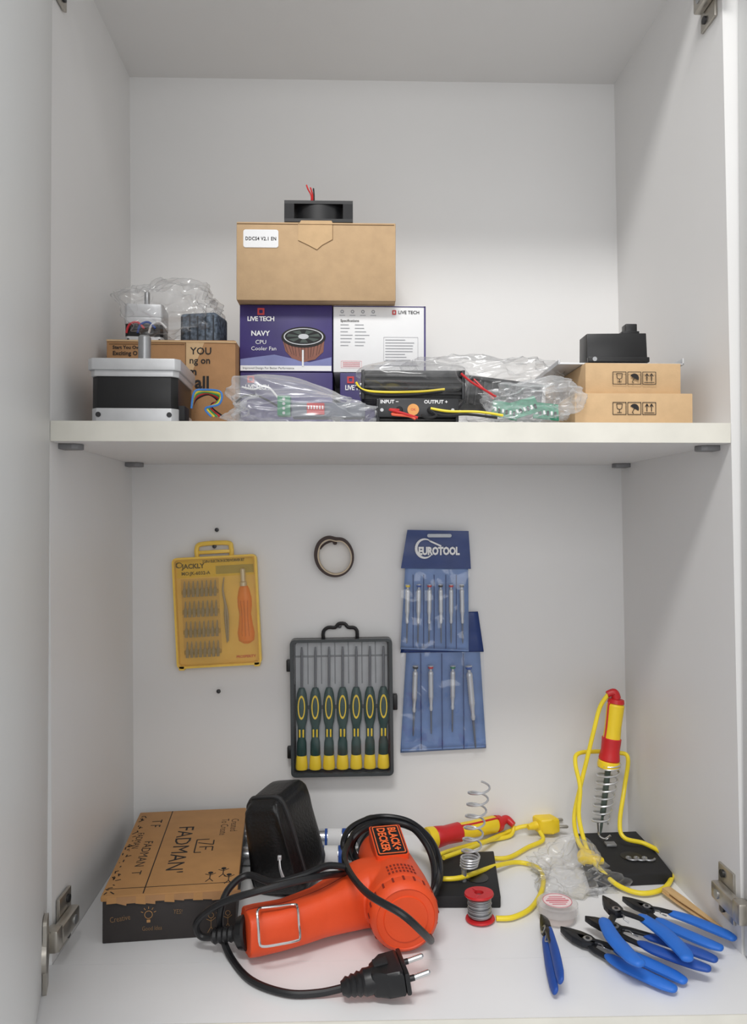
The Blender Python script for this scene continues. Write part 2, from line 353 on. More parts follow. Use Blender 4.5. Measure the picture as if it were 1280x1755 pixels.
b.done('fan_frame',r)
b=B(Matrix.Translation(fc));b.cyl((0,0,.003),(0,0,.0205),.016,blkm)
for k in range(7):
    M=Matrix.Rotation(k*2*pi/7,4,'Z');b.hexa([M@V(p) for p in ((.015,-.004,.005),(.033,-.007,.005),(.033,-.0055,.0055),(.015,-.0025,.0055),(.015,.004,.0185),(.033,.008,.0185),(.033,.0095,.019),(.015,.0055,.019))],blkm)
b.done('fan_rotor',r)
for i,(dx,m) in enumerate(((0,red),(.0016,red),(.003,blkm))):
    b=B();q=fc+V((-.008+dx,-.034,.023));b.tube([q,q+V((0,-.001,.006)),q+V((-.0035+dx,-.001,.013)),q+V((-.005+dx*1.5,-.0,.0175-.003*i))],.0008,m,seg=8);b.done('lead_wire',r)
# ------------------------------------------------------------ printed box
YM=.80;b,zm=carton(182,404,582,ZS,YM,.115,kraft3,.002)
b.T=frame(300,640,YM-.0003)
b.text('YOU',17,ink,Matrix.Translation((44,38,.3)),off=.3);b.text('ng on',16,ink,Matrix.Translation((42,22,.3)),off=.3);b.text('m',18,ink,Matrix.Translation((30,3,.3)),off=.6);b.text('all',29,ink,Matrix.Translation((46,-16,.3)),off=.8)
b.text('Start You Own',8,ink,Matrix.Translation((-106,44,.3)),'LEFT',off=.2);b.text('Exciting O',10,ink,Matrix.Translation((-106,34,.3)),'LEFT',off=.2)
b.bar((-116,56),(104,54),3,kraft2,.2,.6);b.bar((18,54),(18,-80),1.2,ksh,.1,.3);b.prism([(18,54),(50,54),(24,-10),(18,-40)],.05,.2,kraft2)
b.bar((-112,50),(16,50),1,ksh,.1,.3)
b.done('printed_carton',label='brown printed shipping carton with black slogan lettering',cat='box')
def stepper(c,wd,hh,label,rot=0,shaft=.024,big=False,group=None,fr=(.25,.73)):
    r=root('stepper_motor',label,'motor',c,group);T=Matrix.Translation(c)@Matrix.Rotation(rot,4,'Z')
    def oc(w,k):
        return [(w,-w+k),(w,w-k),(w-k,w),(-w+k,w),(-w,w-k),(-w,-w+k),(-w+k,-w),(w-k,-w)]
    w=wd/2;f0,f1=fr
    b=B(T);b.prism(oc(w*.97,w*.14),hh*f0,hh*f1,blk,.0003);b.done('stator_body',r)
    b=B(T);b.prism(oc(w,w*.12),hh*f1,hh*(f1+(1-f1)*.35),silver,.0005);b.prism(oc(w*(1.05 if big else 1),w*.12),hh*(f1+(1-f1)*.35),hh,silver,.0008)
    for a in (-1,1):
        for d in (-1,1):b.cyl((a*w*.82,d*w*.82,hh*.99),(a*w*.82,d*w*.82,hh*1.012),w*.1,steel)
    b.lathe([(w*.55,0),(w*.55,hh*.03),(w*.5,hh*.045),(w*.3,hh*.045)],silver,(0,0,hh),(0,0,1));b.done('front_flange',r)
    b=B(T);b.prism(oc(w*.985,w*.14),0,hh*f0,silver,.0006)
    for a in (-1,1):b.cyl((a*w*.8,-w*.985,hh*f0*.6),(a*w*.8,-w*1.0,hh*f0*.6),w*.06,dsteel)
    b.done('rear_cover',r)
    b=B(T);b.lathe([(w*.15,0),(w*.15,shaft*.95),(w*.12,shaft)],steel,(0,0,hh+.0005),(0,0,1));b.done('shaft',r);return r
c=P(252,560,.845);c.z=zm+.0004
r=stepper(c,.041,.044,'silver stepper motor upright in a clear bag',.1,.018,fr=(.2,.5))
for k,m in enumerate((redi,blued,white)):
    b=B();q=c+V((-.016+.012*k,-.0225,.012));b.tube([q,q+V((.004,-.003,.008)),q+V((.012,-.002,.011)),q+V((.02,-.004,.004))],.0012,m,seg=8);b.done('lead_wire',r)
c=P(350,565,.845);c.z=zm+.0004
b=B(Matrix.Translation(c)@Matrix.Rotation(-.2,4,'Z'));b.box((0,0,.018),(.042,.036,.036),mat('blue_grey_pattern',(92,104,118),.5,.1,.75,260),.004,seg=3)
for k in range(5):b.box((-.018+.009*k,-.0183,.018),(.0016,.0008,.028),mat('dark_slate',(52,58,66),.5),.0002)
b.done('patterned_packet',label='blue grey patterned packet inside a clear bag',cat='packet')
c=V((-.2025,.741,ZS+.0004));r=stepper(c,.080,.0605,'large black and silver stepper motor with upright shaft',.03,.030,True)
b=B(Matrix.Translation(c));b.box((.0415,-.02,.012),(.008,.02,.014),blkm,.001);b.done('cable_gland',r)
wc=[('w',mat('blue_wire',(60,120,190),.5)),('y',yelc),('g',mat('green_wire',(60,150,90),.5)),('r',red),('k',blkm)]
for k,(a,m) in enumerate(wc):
    b=B();Y=.70+.004*k
    b.tube([P(328,700,Y),P(333+k,672+3*k,Y),P(350+2*k,668+2*k,Y),P(378-k,672+4*k,Y-.005),P(376-3*k,692,Y-.006),P(352+3*k,700,Y-.004),P(362+5*k,714,Y-.003)],.0010,m,seg=8);b.done('lead_wire',r)
# ------------------------------------------------------------ crumpled bags
def bag(name,label,c,rad,m,seed,amp=.16,zmin=None,rot=0,sub=6,group=None,pinch=None,hf=.12):
    t=bmesh.new();bmesh.ops.create_icosphere(t,subdivisions=sub,radius=1);c=V(c);R=Matrix.Rotation(rot,3,'Z')
    for v in t.verts:
        p=v.co.copy();q=p*1.3+V((seed*3.1,seed,0))
        a1=noise.noise(q*1.6);a2=noise.noise(q*2.9)
        d=noise.noise(q)*1.1+(.4-math.sqrt(a1*a1+.002)*1.6)*.7+hf*(.3-math.sqrt(a2*a2+.002)*1.5)
        e=[math.copysign(abs(x)**.8,x) for x in p];p=V(e)*(1+amp*d*2)
        if pinch:
            k=max(0,v.co.dot(V(pinch).normalized()));p+=V(pinch)*k**5
        w=R@V((p.x*rad[0],p.y*rad[1],p.z*rad[2]))+c
        if zmin is not None and w.z<zmin:w.z=zmin
        v.co=w
    b=B();b.nr=1;b.put(t,m);return b.done(name,label=label,cat='plastic bag',sharp=2.5,group=group)
bag('plastic_bag','crinkled clear plastic bag around a stepper motor and packet',P(298,541,.845),(.052,.033,.032),bagm,1,.17,zm+.0008,pinch=(-.1,0,.15),hf=.6)
r=root('motor_driver','grey motor driver board with green terminals in a bag','electronic module',(P(555,700,.705).x,.715,ZS))
T=frame(555,708,.705);b=B(T);b.box((8,6,-20),(126,24,40),mat('gray_case',(105,110,122),.5),1.5);b.done('case',r)
b=B(T);b.box((-14,7,2),(30,20,4),red,.5)
for k in range(6):b.box((-26+4.8*k,9,4.4),(2.4,6,1.5),white,.2)
b.done('dip_switch',r)
b=B(T);b.box((-68,12,-6),(22,34,26),grn2,1)
for k in range(4):b.cyl((-68,-1+8*k,7),(-68,-1+8*k,8),2.6,steel,seg=10)
b.done('terminal_block',r)
for pts,m in (([(-76,10,0),(-110,28,0),(-135,30,-4),(-150,18,0)],blkm),([(-74,20,4),(-96,44,4),(-120,40,2),(-140,44,2)],white)):
    b=B(T);b.tube(pts,1.7,m,seg=8);b.done('lead_wire',r)
bag('plastic_bag','milky crumpled plastic bag around a motor driver',P(518,712,.708),(.070,.026,.0170),bagw,5,.15,ZS+.0006,.0,pinch=(-.42,0,1.2),hf=.5)
def conv(low,py0,px0,px1,Y,label):
    z0=ZS+.0003 if low else ZS+.0245;r=root('power_converter',label,'electronic module',(P((px0+px1)/2,700,Y).x,Y+.03,z0),'power converter modules');z1=P(700,py0,Y).z
    xa=P(px0,py0,Y).x;xb=P(px1,py0,Y).x;w=xb-xa;h=z1-z0
    b=B(Matrix.Translation((xa,Y,z0)));b.box((w/2,.03,h*.5),(w,.056,h*.55),blkm,.0008)
    for k in range(9):b.box((w/2,.0035+.0065*k,h*.5),(w,.0028,h),blk,.0003)
    for k in range(4):b.box((w/2,.0015,h*(.2+.2*k)),(w,.003,h*.09),blk,.0004)
    b.done('heat_sink',r)
    for x in (0,w):
        b=B(Matrix.Translation((xa+x,Y+.03,z0+h/2)));b.box((0,0,0),(.003,.062,h),mat('end_plate',(36,37,40),.35),.0006)
        for a in (-1,1):b.cyl((math.copysign(.0015,x-.01),a*.026,0),(math.copysign(.0028,x-.01),a*.026,0),.0025,steel,seg=12)
        b.done('end_plate',r)
    return r
r=conv(True,684,648,783,.695,'black finned converter with input and output lettering')
b=B(frame(716,699,.6915));b.box((0,0,-1),(136,32,4),MC['end_plate'],1);b.text('INPUT \u2212',8.5,white,Matrix.Translation((-49,10,1.2)),off=.2);b.text('OUTPUT +',8.5,white,Matrix.Translation((31,10,1.2)),off=.2)
for x in (-62,60):b.cyl((x,-4,0),(x,-4,2),3,steel,seg=14)
for x in (-32,22):b.lathe([(6,0),(6,4),(4,6)],blkm,(x,-4,1),(0,0,1),16)
b.done('front_plate',r,label='black plate with white terminal lettering')
b=B(frame(708,702,.6905));b.prism(circ(0,0,10),0,.5,mat('orange_sticker',(226,160,90),.6));b.text('OK',6,redi,Matrix.Translation((0,0,.8)));b.done('round_sticker',r)
for pts,m in (([(684,703),(668,702),(690,708),(716,716)],red),([(684,706),(672,710),(700,713),(712,718)],mat('orange_wire',(226,90,60),.5)),([(738,703),(748,712),(735,716),(722,712)],blkm),([(738,700),(770,705),(820,706),(862,712)],yelc),([(738,706),(764,712),(800,710),(852,716)],blkm)):
    b=B();b.tube([P(a,c_,.685-.002*i) for i,(a,c_) in enumerate(pts)],.0012,m,seg=8);b.done('lead_wire',r)
r=conv(False,634,622,794,.70,'black finned heatsink converter wrapped in clear film')
for pts,m in (([(610,655),(622,668),(660,672),(720,671),(762,667)],yelc),([(610,662),(640,676),(700,677),(758,671)],blkm),([(790,640),(808,655),(830,668),(850,680)],red)):
    b=B();b.tube([P(a,c_,.694) for a,c_ in pts],.0011,m,seg=8);b.done('lead_wire',r)
bag('plastic_bag','thin clear film around a finned converter',P(705,656,.722),(.053,.036,.0185),bagm,9,.06,ZS+.026,0)
r=root('power_converter','black converter module tilted inside a clear bag','electronic module',(P(850,680,.76).x,.78,ZS),'power converter modules')
b=B(Matrix.Translation(P(862,680,.765))@Matrix.Rotation(.12,4,'Y')@Matrix.Translation((0,.02,0)));b.box((0,0,0),(.078,.045,.024),blkm,.001)
for k in range(10):b.box((-.036+.008*k,-.0235,0),(.003,.003,.024),blk,.0004)
b.done('heat_sink',r)
b=B(Matrix.Translation(P(862,660,.765))@Matrix.Rotation(.12,4,'Y'));b.box((0,.02,.003),(.08,.05,.004),MC['end_plate'],.001);b.done('end_plate',r)
b=B();b.tube([P(812,650,.74),P(830,668,.735),P(846,684,.73)],.001,red,seg=8);b.done('lead_wire',r)
bag('plastic_bag','large crinkled clear bag around a black module',P(838,674,.775),(.070,.036,.035),bagm,3,.15,ZS+.0006,.0,pinch=(-.25,0,.15),hf=.6)
for i,(px,py,a) in enumerate(((865,703,.2),(900,698,-.3),(935,705,.1))):
    r=root('circuit_board','small green circuit board inside a clear bag','circuit board',(P(px,py,.70).x,.70,ZS),'green circuit boards in a bag')
    T=Matrix.Translation(P(px,py,.70))@Matrix.Rotation(a,4,'Y')@Matrix.Rotation(1.1,4,'X');b=B(T);b.box((0,0,0),(.024,.018,.0014),pcb,.0002);b.done('board',r)
    b=B(T)
    for k in range(6):b.box((-.009+.0035*k,-.003,.0016),(.002,.004,.002),blkm if k%2 else white,.0002)
    b.done('electronic_parts',r)
bag('plastic_bag','crumpled clear bag holding green circuit boards',P(905,695,.705),(.040,.024,.017),bagw,7,.18,ZS+.0006,.0,pinch=(.3,0,.6),hf=.6)
# ------------------------------------------------------------ flat kraft boxes
def icons(b):
    for i in (-1,0,1):
        M=Matrix.Translation((i*26,0,0));b.ring(rrect(-12,-11,12,11,.5,1),rrect(-11,-10,11,10,.5,1),0,.3,ink,M)
    M=Matrix.Translation((-26,0,0))
    for p,q in (((-5,8),(5,8)),((-5,8),(-4,0)),((5,8),(4,0)),((-4,0),(0,-2)),((4,0),(0,-2)),((0,-2),(0,-7)),((-4,-7),(4,-7))):b.bar(p,q,1,ink,0,.3,M)
    R=Matrix.Rotation(-.5,4,'Z');b.prism([(8*math.cos(t),8*math.sin(t)) for t in [pi*k/10 for k in range(11)]],0,.3,ink,0,R);b.bar((0,0),(0,-8),1,ink,0,.3,R);b.bar((0,-8),(3,-8),1,ink,0,.3,R)
    for x in (22,30):
        b.bar((x,-5),(x,6),1.4,ink,0,.3);b.bar((x-3,3),(x,8),1.2,ink,0,.3);b.bar((x+3,3),(x,8),1.2,ink,0,.3)
    b.bar((17,-7.5),(35,-7.5),1,ink,0,.3)
b,zl=carton(985,1187,674,ZS,.70,.13,kraft2,.0008);b.T=frame(1087,700,.6995);icons(b)
b.done('kraft_box',label='flat kraft carton with black handling symbols on the shelf',cat='box',group='flat kraft cartons')
b,zk=carton(1003,1168,622,zl+.0004,.712,.14,kraft2,.0008,.02);b.T=frame(1087,648,.7112);icons(b)
b.done('kraft_box',label='flat kraft carton stacked on another, handling symbols printed',cat='box',group='flat kraft cartons')
b=B(Matrix.Translation((P(1048,620,.75).x,.770,zk+.0012)));b.box((0,0,0),(.122,.096,.0016),silver,.0003);b.box((.060,0,.0025),(.0016,.096,.006),silver,.0003)
b.box((-.060,0,.0018),(.0016,.096,.004),silver,.0003)
b.done('metal_bracket',label='thin silver metal mounting plate on the kraft carton',cat='bracket')
Yd=.735;zd=zk+.0028
r=root('switch_box','small black plastic device with a top knob','electronic device',(P(1060,600,Yd).x,Yd+.015,zd))
xa=P(1006,600,Yd).x;xb=P(1110,600,Yd).x;zt2=P(1056,570,Yd).z
b=B();hh=zt2-zd
b.hexa([(xa,Yd,zd),(xb,Yd,zd),(xb,Yd+.026,zd),(xa,Yd+.026,zd),(xa,Yd+.001,zd+hh*.97),(xb-.001,Yd+.001,zt2),(xb-.001,Yd+.025,zt2),(xa,Yd+.025,zd+hh*.97)],blk,.0008)
b.box(((xa+xb)/2,Yd-.002,zd+hh*.14),((xb-xa)*1.0,.006,hh*.16),blk,.0008);b.cyl((xa+.006,Yd-.0052,zd+hh*.15),(xa+.006,Yd-.004,zd+hh*.15),.0022,steel,seg=12);b.done('case',r)
b=B();b.box((P(1086,560,Yd).x,Yd+.012,zt2+.0045),(.0115,.012,.012),blk,.001);b.box((P(1086,560,Yd).x-.001,Yd+.012,zt2+.0015),(.017,.014,.003),blk,.0006);b.done('knob',r)
# ------------------------------------------------------------ hanging bit set
r=root('bit_set_case','translucent yellow screwdriver bit case hanging on nail','tool case',P(375,1142,YB-.006))
T=frame(374,1046,YB-.002,.052)
b=B(T);b.prism(rrect(-70,-92,70,92,8),0,4,amber,0);b.ring(rrect(-71,-93,71,93,8),rrect(-67,-89,67,89,6),3,16,amberd)
for x in (-66,60):b.box((x+3,-92,8),(10,8,16),amberd,1)
b.prism([(-66,58),(66,58),(66,88),(-66,88)],4,4.3,mat('header_print',(240,208,70),.6))
b.text('3 2-IN-1 ELECTRON SCREWDRIVER SET',6.4,ink,Matrix.Translation((-22,84,5)),'LEFT',off=.15,sp=.78,wide=.8)
b.text('JACKLY',11,ink,Matrix.Translation((-38,77,5)),'CENTER',off=.4);b.text('MO:JK-6032-A',8,ink,Matrix.Translation((-34,65,5)),off=.2)
b.ring(circ(-62,80,6,5),circ(-61,80,4,3.5),4.3,5,ink);b.text('PROSPERITY',6,redi,Matrix.Translation((44,-80,5)),off=.2)
b.prism([(0,62),(64,62),(64,76),(0,76)],4.4,4.7,mat('olive_print',(170,160,84),.6))
b.prism([(-60,56),(4,56),(4,-70),(-60,-70)],4,4.4,mat('olive_tray',(228,190,118),.6))
b.done('tray',r)
b=B(T);b.tube([(-30,92,6),(-30,106,6),(-22,114,6),(22,114,6),(28,106,6),(28,92,6)],4,amberd,seg=8);b.box((-1,100,6),(56,6,4),amberd,1);b.done('hanging_loop',r)
b=B(T)
for k in range(4):b.box((-28,34-34*k,6),(62,7,4),mat('olive_rack',(170,146,92),.6),.6)
b.done('bit_rack',r)
b=B(T);b.box((0,0,16.5),(136,180,.8),amberf);b.done('clear_cover',r,label='transparent amber cover')
bits=None;bitm=mat('bit_steel',(150,150,156),.35,.3,.1)
for k in range(4):
    for j in range(8):
        q=T@V((-54+7.4*j,26-34*k,10))
        if bits is None:
            bits=root('screwdriver_bit','small steel screwdriver bit in the yellow case','screwdriver bit',q,'bits in the yellow case')
            s=YB/F;b=B(Matrix.Translation(q));b.lathe([(2.8*s,0),(2.8*s,14*s),(1.7*s,16*s),(1.7*s,22*s),(.7*s,27*s)],bitm,(0,0,0),(0,0,1),6);b.done('bit_shank',bits)
        else:dup(bits,q)
r=root('screwdriver','orange handled screwdriver packed in the yellow case','screwdriver',T@V((46,-66,10)))
b=B(T);b.lathe([(5,0),(13,5),(14.5,18),(12,32),(10,50),(12,64),(12,78),(9,92),(6,98)],org2,(46,-58,8),(0,1,0),16,Matrix.Diagonal((1,1,.55,1)))
for a in (-6,0,6):b.tube([(46+a,-45,12.6-abs(a)*.2),(46+a*.8,-10,11-abs(a)*.2),(46+a,15,12-abs(a)*.2)],.8,mat('orange_dark',(215,96,30),.4),seg=6)
b.done('handle',r);b=B(T);b.lathe([(6,0),(6,6),(4.5,8),(4.5,28),(3,30)],bsteel,(46,40,9),(0,1,0),14);b.done('ferrule',r)
b=B(T);b.tube([(14,-54,9),(13,-10,9),(14,10,9),(11,35,9),(14,56,9)],[1,2.4,2.4,1.8,.8],bitm,seg=8);b.tube([(16,-52,9),(17,-10,9),(15,10,9)],[1,2,2],bitm,seg=8)
b.done('tweezers',label='thin steel tweezers packed inside the yellow case',cat='tweezers')
# ------------------------------------------------------------ tape roll
T=frame(573,952,YB-.001);b=B(T);n=60;o1=[];i1=[];i2=[]
for k in range(n):
    a=2*pi*k/n;dip=1-.10*math.exp(-((a-pi*.47)/.3)**2)+.03*math.exp(-((a-pi*.75)/.4)**2);R=34*dip*(1+.03*math.cos(2*a+2));th=4.5+1.5*math.cos(a-2.4)
    o1.append((R*math.cos(a),R*math.sin(a)*1.03));i1.append(((R-th)*math.cos(a),(R-th)*math.sin(a)*1.03));i2.append(((R-th-2)*math.cos(a),(R-th-2)*math.sin(a)*1.03))
b.ring(o1,i1,0,24,brown);b.ring(i1,i2,1,22,beige)
b.tube([(-24,12,20),(-16,20,20),(-4,25,20),(4,20,18)],1.8,brown,seg=8);b.done('tape_roll',label='nearly empty roll of brown tape hanging on a nail',cat='tape')
# ------------------------------------------------------------ screwdriver case
T=frame(586,1208,YB-.002,.0)@Matrix.Rotation(.012,4,'Z')
r=root('screwdriver_case','black framed clear lid case of precision screwdrivers','tool case',T@V((0,-116,5)))
b=B(T);b.prism(rrect(-84,-113,84,113,6),0,2,blkm);b.prism(rrect(-78,-107,78,107,4),2,3,graybk);b.ring(rrect(-86,-115,86,115,8),rrect(-80,-109,80,109,4),0,13,blk)
b.box((0,84,3.5),(156,3,2),mat('gray_divider',(140,143,146),.7),.4)
for k in range(8):b.box((-80+23*k,72,3.5),(1.6,70,2),MC['gray_divider'],.4)
b.box((0,-2,4),(154,6,5),mat('gray_tray_rib',(90,94,96),.6),1);b.done('tray',r)
b=B(T);b.tube([(-30,112,7),(-30,126,7),(-22,133,7),(-10,133,7),(-4,139,7),(6,139,7),(12,133,7),(22,132,7),(27,126,7),(27,112,7)],3.2,blk,seg=8,res=3);b.done('handle',r)
for x,y in ((-89,70),(-89,-76)):
    b=B(T);b.box((x,y,8),(8,20,10),blk,1.5);b.done('hinge',r)
b=B(T);b.box((90,6,9),(8,26,14),blk,1.5);b.done('latch',r)
b=B(T);b.ring(rrect(-86,-115,86,115,8),rrect(-81,-110,81,110,5),13.5,22,mat('dark_clear_rim',(66,70,72),.25));b.box((0,0,21.5),(163,221,.8),clearm);b.done('clear_lid',r,label='transparent plastic lid')
s=YB/F;first=None
for j in range(7):
    q=T@V((-69+23*j,-105,12))
    if first is None:
        first=root('precision_screwdriver','green and yellow handled precision screwdriver in the case','screwdriver',q,'screwdrivers in the clear lid case')
        TT=Matrix.Translation(q)@basis((0,0,0),(1,0,0),(0,0,1),s)@Matrix.Diagonal((1,1,.8,1))
        b=B(TT);b.lathe([(7,0),(9.5,1),(10.5,4),(9,22),(8,24)],yel,(0,0,0),(0,1,0));
        b.done('cap',first)
        b=B(TT);b.lathe([(7.5,24),(8.5,26),(8,46),(6.5,52),(6.5,72),(9,82),(10.2,96),(10,112),(8,128),(5,137),(2.5,138)],grn,(0,0,0),(0,1,0))
        b.ring(circ(0,106,6.2,20),circ(0,106,4.4,16.5),7.5,10.8,yel);b.box((-3,62,6.4),(2.6,13,2),yel,.4);b.box((3,62,6.4),(2.6,13,2),yel,.4)
        b.done('grip',first)
        b=B(TT);b.lathe([(2.2,137),(2.2,196),(1.4,206)],msteel,(0,0,0),(0,1,0),10);b.done('blade',first)
    else:dup(first,q)
# ------------------------------------------------------------ blue pouches
def wav(o,a,fx,sd):return lambda u,v:o+a*noise.noise(V((u*fx,v*fx,sd)))
r=root('tool_pouch','blue vinyl pouch with four precision screwdrivers','tool pouch',P(760,1289,YB-.003),'blue vinyl tool pouches')
b=B();b.sheet((700,1053),(818,1049),(833,1282),(686,1290),wav(.003,.0015,3,1),vin);b.done('back_panel',r,solid=.0006)
b=B();b.sheet((700,1052),(819,1048),(829,1117),(686,1119),wav(.0052,.001,3,2),vind);b.done('flap',r,solid=.0006,label='dark navy flap')
b=B();b.sheet((686,1118),(829,1117),(833,1281),(688,1288),wav(.0165,.004,6,3),vinf,30,30)
b.done('clear_pocket',r)
b=B()
for x in (721,757,794):b.tube([P(x,1120,YB-.007),P(x+1,1284,YB-.007)],.0006,vind,seg=6)
b.tube([P(688,1286,YB-.006),P(831,1279,YB-.006)],.001,vin,seg=6);b.done('seam',r)
r2=root('tool_pouch','blue vinyl pouch with lettered navy flap holding six drivers','tool pouch',P(745,1116,YB-.008),'blue vinyl tool pouches')
b=B();b.sheet((698,912),(802,911),(803,1117),(686,1113),wav(.0085,.0012,3,5),vin);b.done('back_panel',r2,solid=.0006)
b=B();b.sheet((698,908),(803,910),(807,975),(687,974),wav(.0115,.0008,2,6),vind)
b.T=frame(748,942,YB-.0138);b.text('EUROTOOL',18,white,Matrix.Translation((4,-3,.5)),off=.95,sp=.98,wide=.74)
oo=[]
for k in range(30):
    a=.9+k*(2*pi-1.5)/29;oo.append((-20+15*math.cos(a),2+16*math.sin(a)))
for k,(p,q) in enumerate(zip(oo,oo[1:])):b.bar(p,q,1.4+3.2*math.sin(pi*k/28),white,0,.4)
b.bar((-12,15),(8,6),2.8,white,0,.4)
b.prism(rrect(-16,21,26,27,3),-.5,.4,mat('slot_gray',(190,196,204),.6));b.done('flap',r2,label='dark navy flap with white lettering')
b=B();b.sheet((688,976),(805,976),(803,1116),(686,1112),wav(.0205,.003,6,7),vinf,30,30);b.done('clear_pocket',r2)
b=B()
for x in (708,726,744,764,782):b.tube([P(x,985,YB-.0105),P(x,1112,YB-.0105)],.0005,vind,seg=6)
b.tube([P(687,1111,YB-.012),P(803,1115,YB-.012)],.001,vin,seg=6);b.done('seam',r2)
def pdriver(px,py,px2,py2,Y,capm,grp,lab):
    p=P(px,py,Y);q=P(px2,py2,Y);L=(q-p).length/112;ax=(q-p).normalized();W=L*1.02
    r=root('precision_screwdriver',lab,'screwdriver',q,grp)
    b=B();b.lathe([(3*W,0),(4.6*W,1*L),(4.6*W,2*L)],bsteel,p,ax,14);b.lathe([(4.2*W,2*L),(4.2*W,5*L),(3*W,6*L)],capm,p,ax,14);b.done('swivel_cap',r)
    b=B();b.lathe([(2*W,6*L),(2*W,9*L),(3.8*W,11*L),(4.2*W,14*L)]+[((4.2-(k%2)*.4)*W,(16+1.6*k)*L) for k in range(24)]+[(3*W,57*L),(2.4*W,66*L),(3*W,70*L),(2.2*W,74*L)],bsteel,p,ax,14);b.done('body',r)
    b=B();b.lathe([(1.6*W,74*L),(1.3*W,108*L),(.6*W,112*L)],mat('blade_steel',(110,116,130),.4,.4),p,ax,8);b.done('blade',r)
cols={'y':yel,'b':blued,'r':red,'k':blk,'g':grn2}
nm={'y':'yellow','b':'blue','r':'red','k':'black','g':'green'}
for x,x2,c_ in ((699,697,'y'),(718,716,'b'),(736,735,'r'),(755,756,'k'),(773,773,'r'),(791,793,'k')):
    pdriver(x,1001,x2,1103,YB-.0155,cols[c_],'drivers in the lettered pouch','steel precision screwdriver with %s cap in blue pouch'%nm[c_])
for x,x2,c_,y2 in ((712,708,'k',1262),(738,739,'r',1258),(776,775,'g',1255),(803,815,'b',1282)):
    pdriver(x,1140,x2,y2,YB-.0105,cols[c_],'drivers in the four slot pouch','steel precision screwdriver with %s cap in lower pouch'%nm[c_])
# ------------------------------------------------------------ kraft/black gift box
A=[FL(175,1618),FL(402,1614)]
W_=(A[1]-A[0]).length;ux=V((1,.10,0)).normalized();uy=V((-.10,1,0)).normalized();Ld=.2;hz=.0436
r=root('gift_box','kraft and black printed gift box with lid lettering','box',A[0]+ux*W_/2+uy*Ld/2)
TB=basis(A[0],ux,uy)
b=B(TB);b.box((W_/2,Ld/2,hz*.44),(W_,Ld,hz*.88),fbox,.001)
b.T=TB@basis((0,-.0004,0),(1,0,0),(0,0,1),W_/228) # 228 x 80
def sw(st,x,y,s_,ro):b.text(st,s_,kink,Matrix.Translation((x,y,.4))@Matrix.Rotation(ro,4,'Z'),wide=.72,off=-.12)
sw('Creative',30,42,14,.12);sw('Good Idea',84,22,11,.0);sw('YES!',128,48,12,-.1);b.ring(circ(78,46,7),circ(78,46,6),0,.4,kfad);b.box((78,35,.2),(6,5,.4),kfad)
for k in range(5):
    a=.4+k*.58;b.bar((78+10*math.cos(a),46+10*math.sin(a)),(78+14*math.cos(a),46+14*math.sin(a)),1,kfad,0,.4)
for x,y,s_ in ((185,22,1),(200,34,.8),(214,26,.9)):
    b.ring(circ(x,y+16*s_,5*s_),circ(x,y+16*s_,4*s_),0,.4,kink)
    for d in ((0,11,0,-4),(0,6,8,12),(0,6,-8,10),(0,-4,6,-14),(0,-4,-6,-14)):b.bar((x+d[0]*s_,y+d[1]*s_),(x+d[2]*s_,y+d[3]*s_),1,kink,0,.4)
b.done('box_body',r,label='black printed box body')
b=B(TB);b.box((W_/2,Ld/2+.0,hz*.94),(W_+.003,Ld+.003,hz*.12),kfad,.0012)
zt_=hz*1.0025
for k in range(14):
    x=.004+k*W_/14;b.hexa([(x,-.0022,hz*(.78+.08*random.random())),(x+.009,-.0022,hz*(.78+.08*random.random())),(x+.009,-.0012,hz*.84),(x,-.0012,hz*.84),(x,-.0018,hz*.97),(x+.009,-.0018,hz*.97),(x+.009,-.0012,hz*.97),(x,-.0012,hz*.97)],kraft3 if k%3 else kfad)
def tt(st,x,y,s_,off=.0,wide=1):
    b.T=TB@basis((x,y,zt_),(0,-1,0),(1,0,0));b.text(st,s_,ink,Matrix(),off=off,wide=wide);b.T=TB
tt("FADMAN'",.057,.095,.024,.0,1.12);tt('Created',.110,.150,.012,-.0001,.9);tt('To Create',.099,.146,.012,-.0001,.9)
tt('FADMAN  T',.022,.078,.013,.0,1.15);tt('T F',.022,.165,.016,.0,1.0);tt('FADMAN',.010,.12,.010,.0,1.0)
b.T=TB@basis((.083,.098,zt_),(0,-1,0),(1,0,0))
for p,q in (((-.013,.008),(-.002,.008)),((-.002,.008),(-.008,-.008)),((.003,.008),(.013,.008)),((.003,.008),(.003,-.006)),((.003,.001),(.010,.001)),((-.016,.003),(-.016,-.010)),((-.016,-.010),(.016,-.010)),((.016,-.010),(.016,-.003))):b.bar(p,q,.0013,ink,0,.0002)
b.T=TB
for k in range(40):
    x=random.uniform(.001,.006);y=random.uniform(.004,.196);b.bar((x,y),(x+random.uniform(-.002,.005),y+random.uniform(-.006,.006)),.0012,ink,zt_,.0001)
b.bar((.036,.0),(.036,.2),.0010,ink,zt_,.0001);b.bar((.0,.012),(W_,.012),.0008,ink,zt_,.0001)
for x,y in ((.094,.026),(.106,.034),(.112,.020)):
    b.prism(circ(x,y+.008,.0025,n=12),zt_,zt_+.0001,ink)
    for d in ((0,.007,0,-.004),(0,.003,.005,.007),(0,.003,-.005,.006),(0,-.004,.0035,-.010),(0,-.004,-.0035,-.010)):b.bar((x+d[0],y+d[1]),(x+d[2],y+d[3]),.0009,ink,zt_,.0001)
b.done('lid',r,label='kraft lid with black lettering')
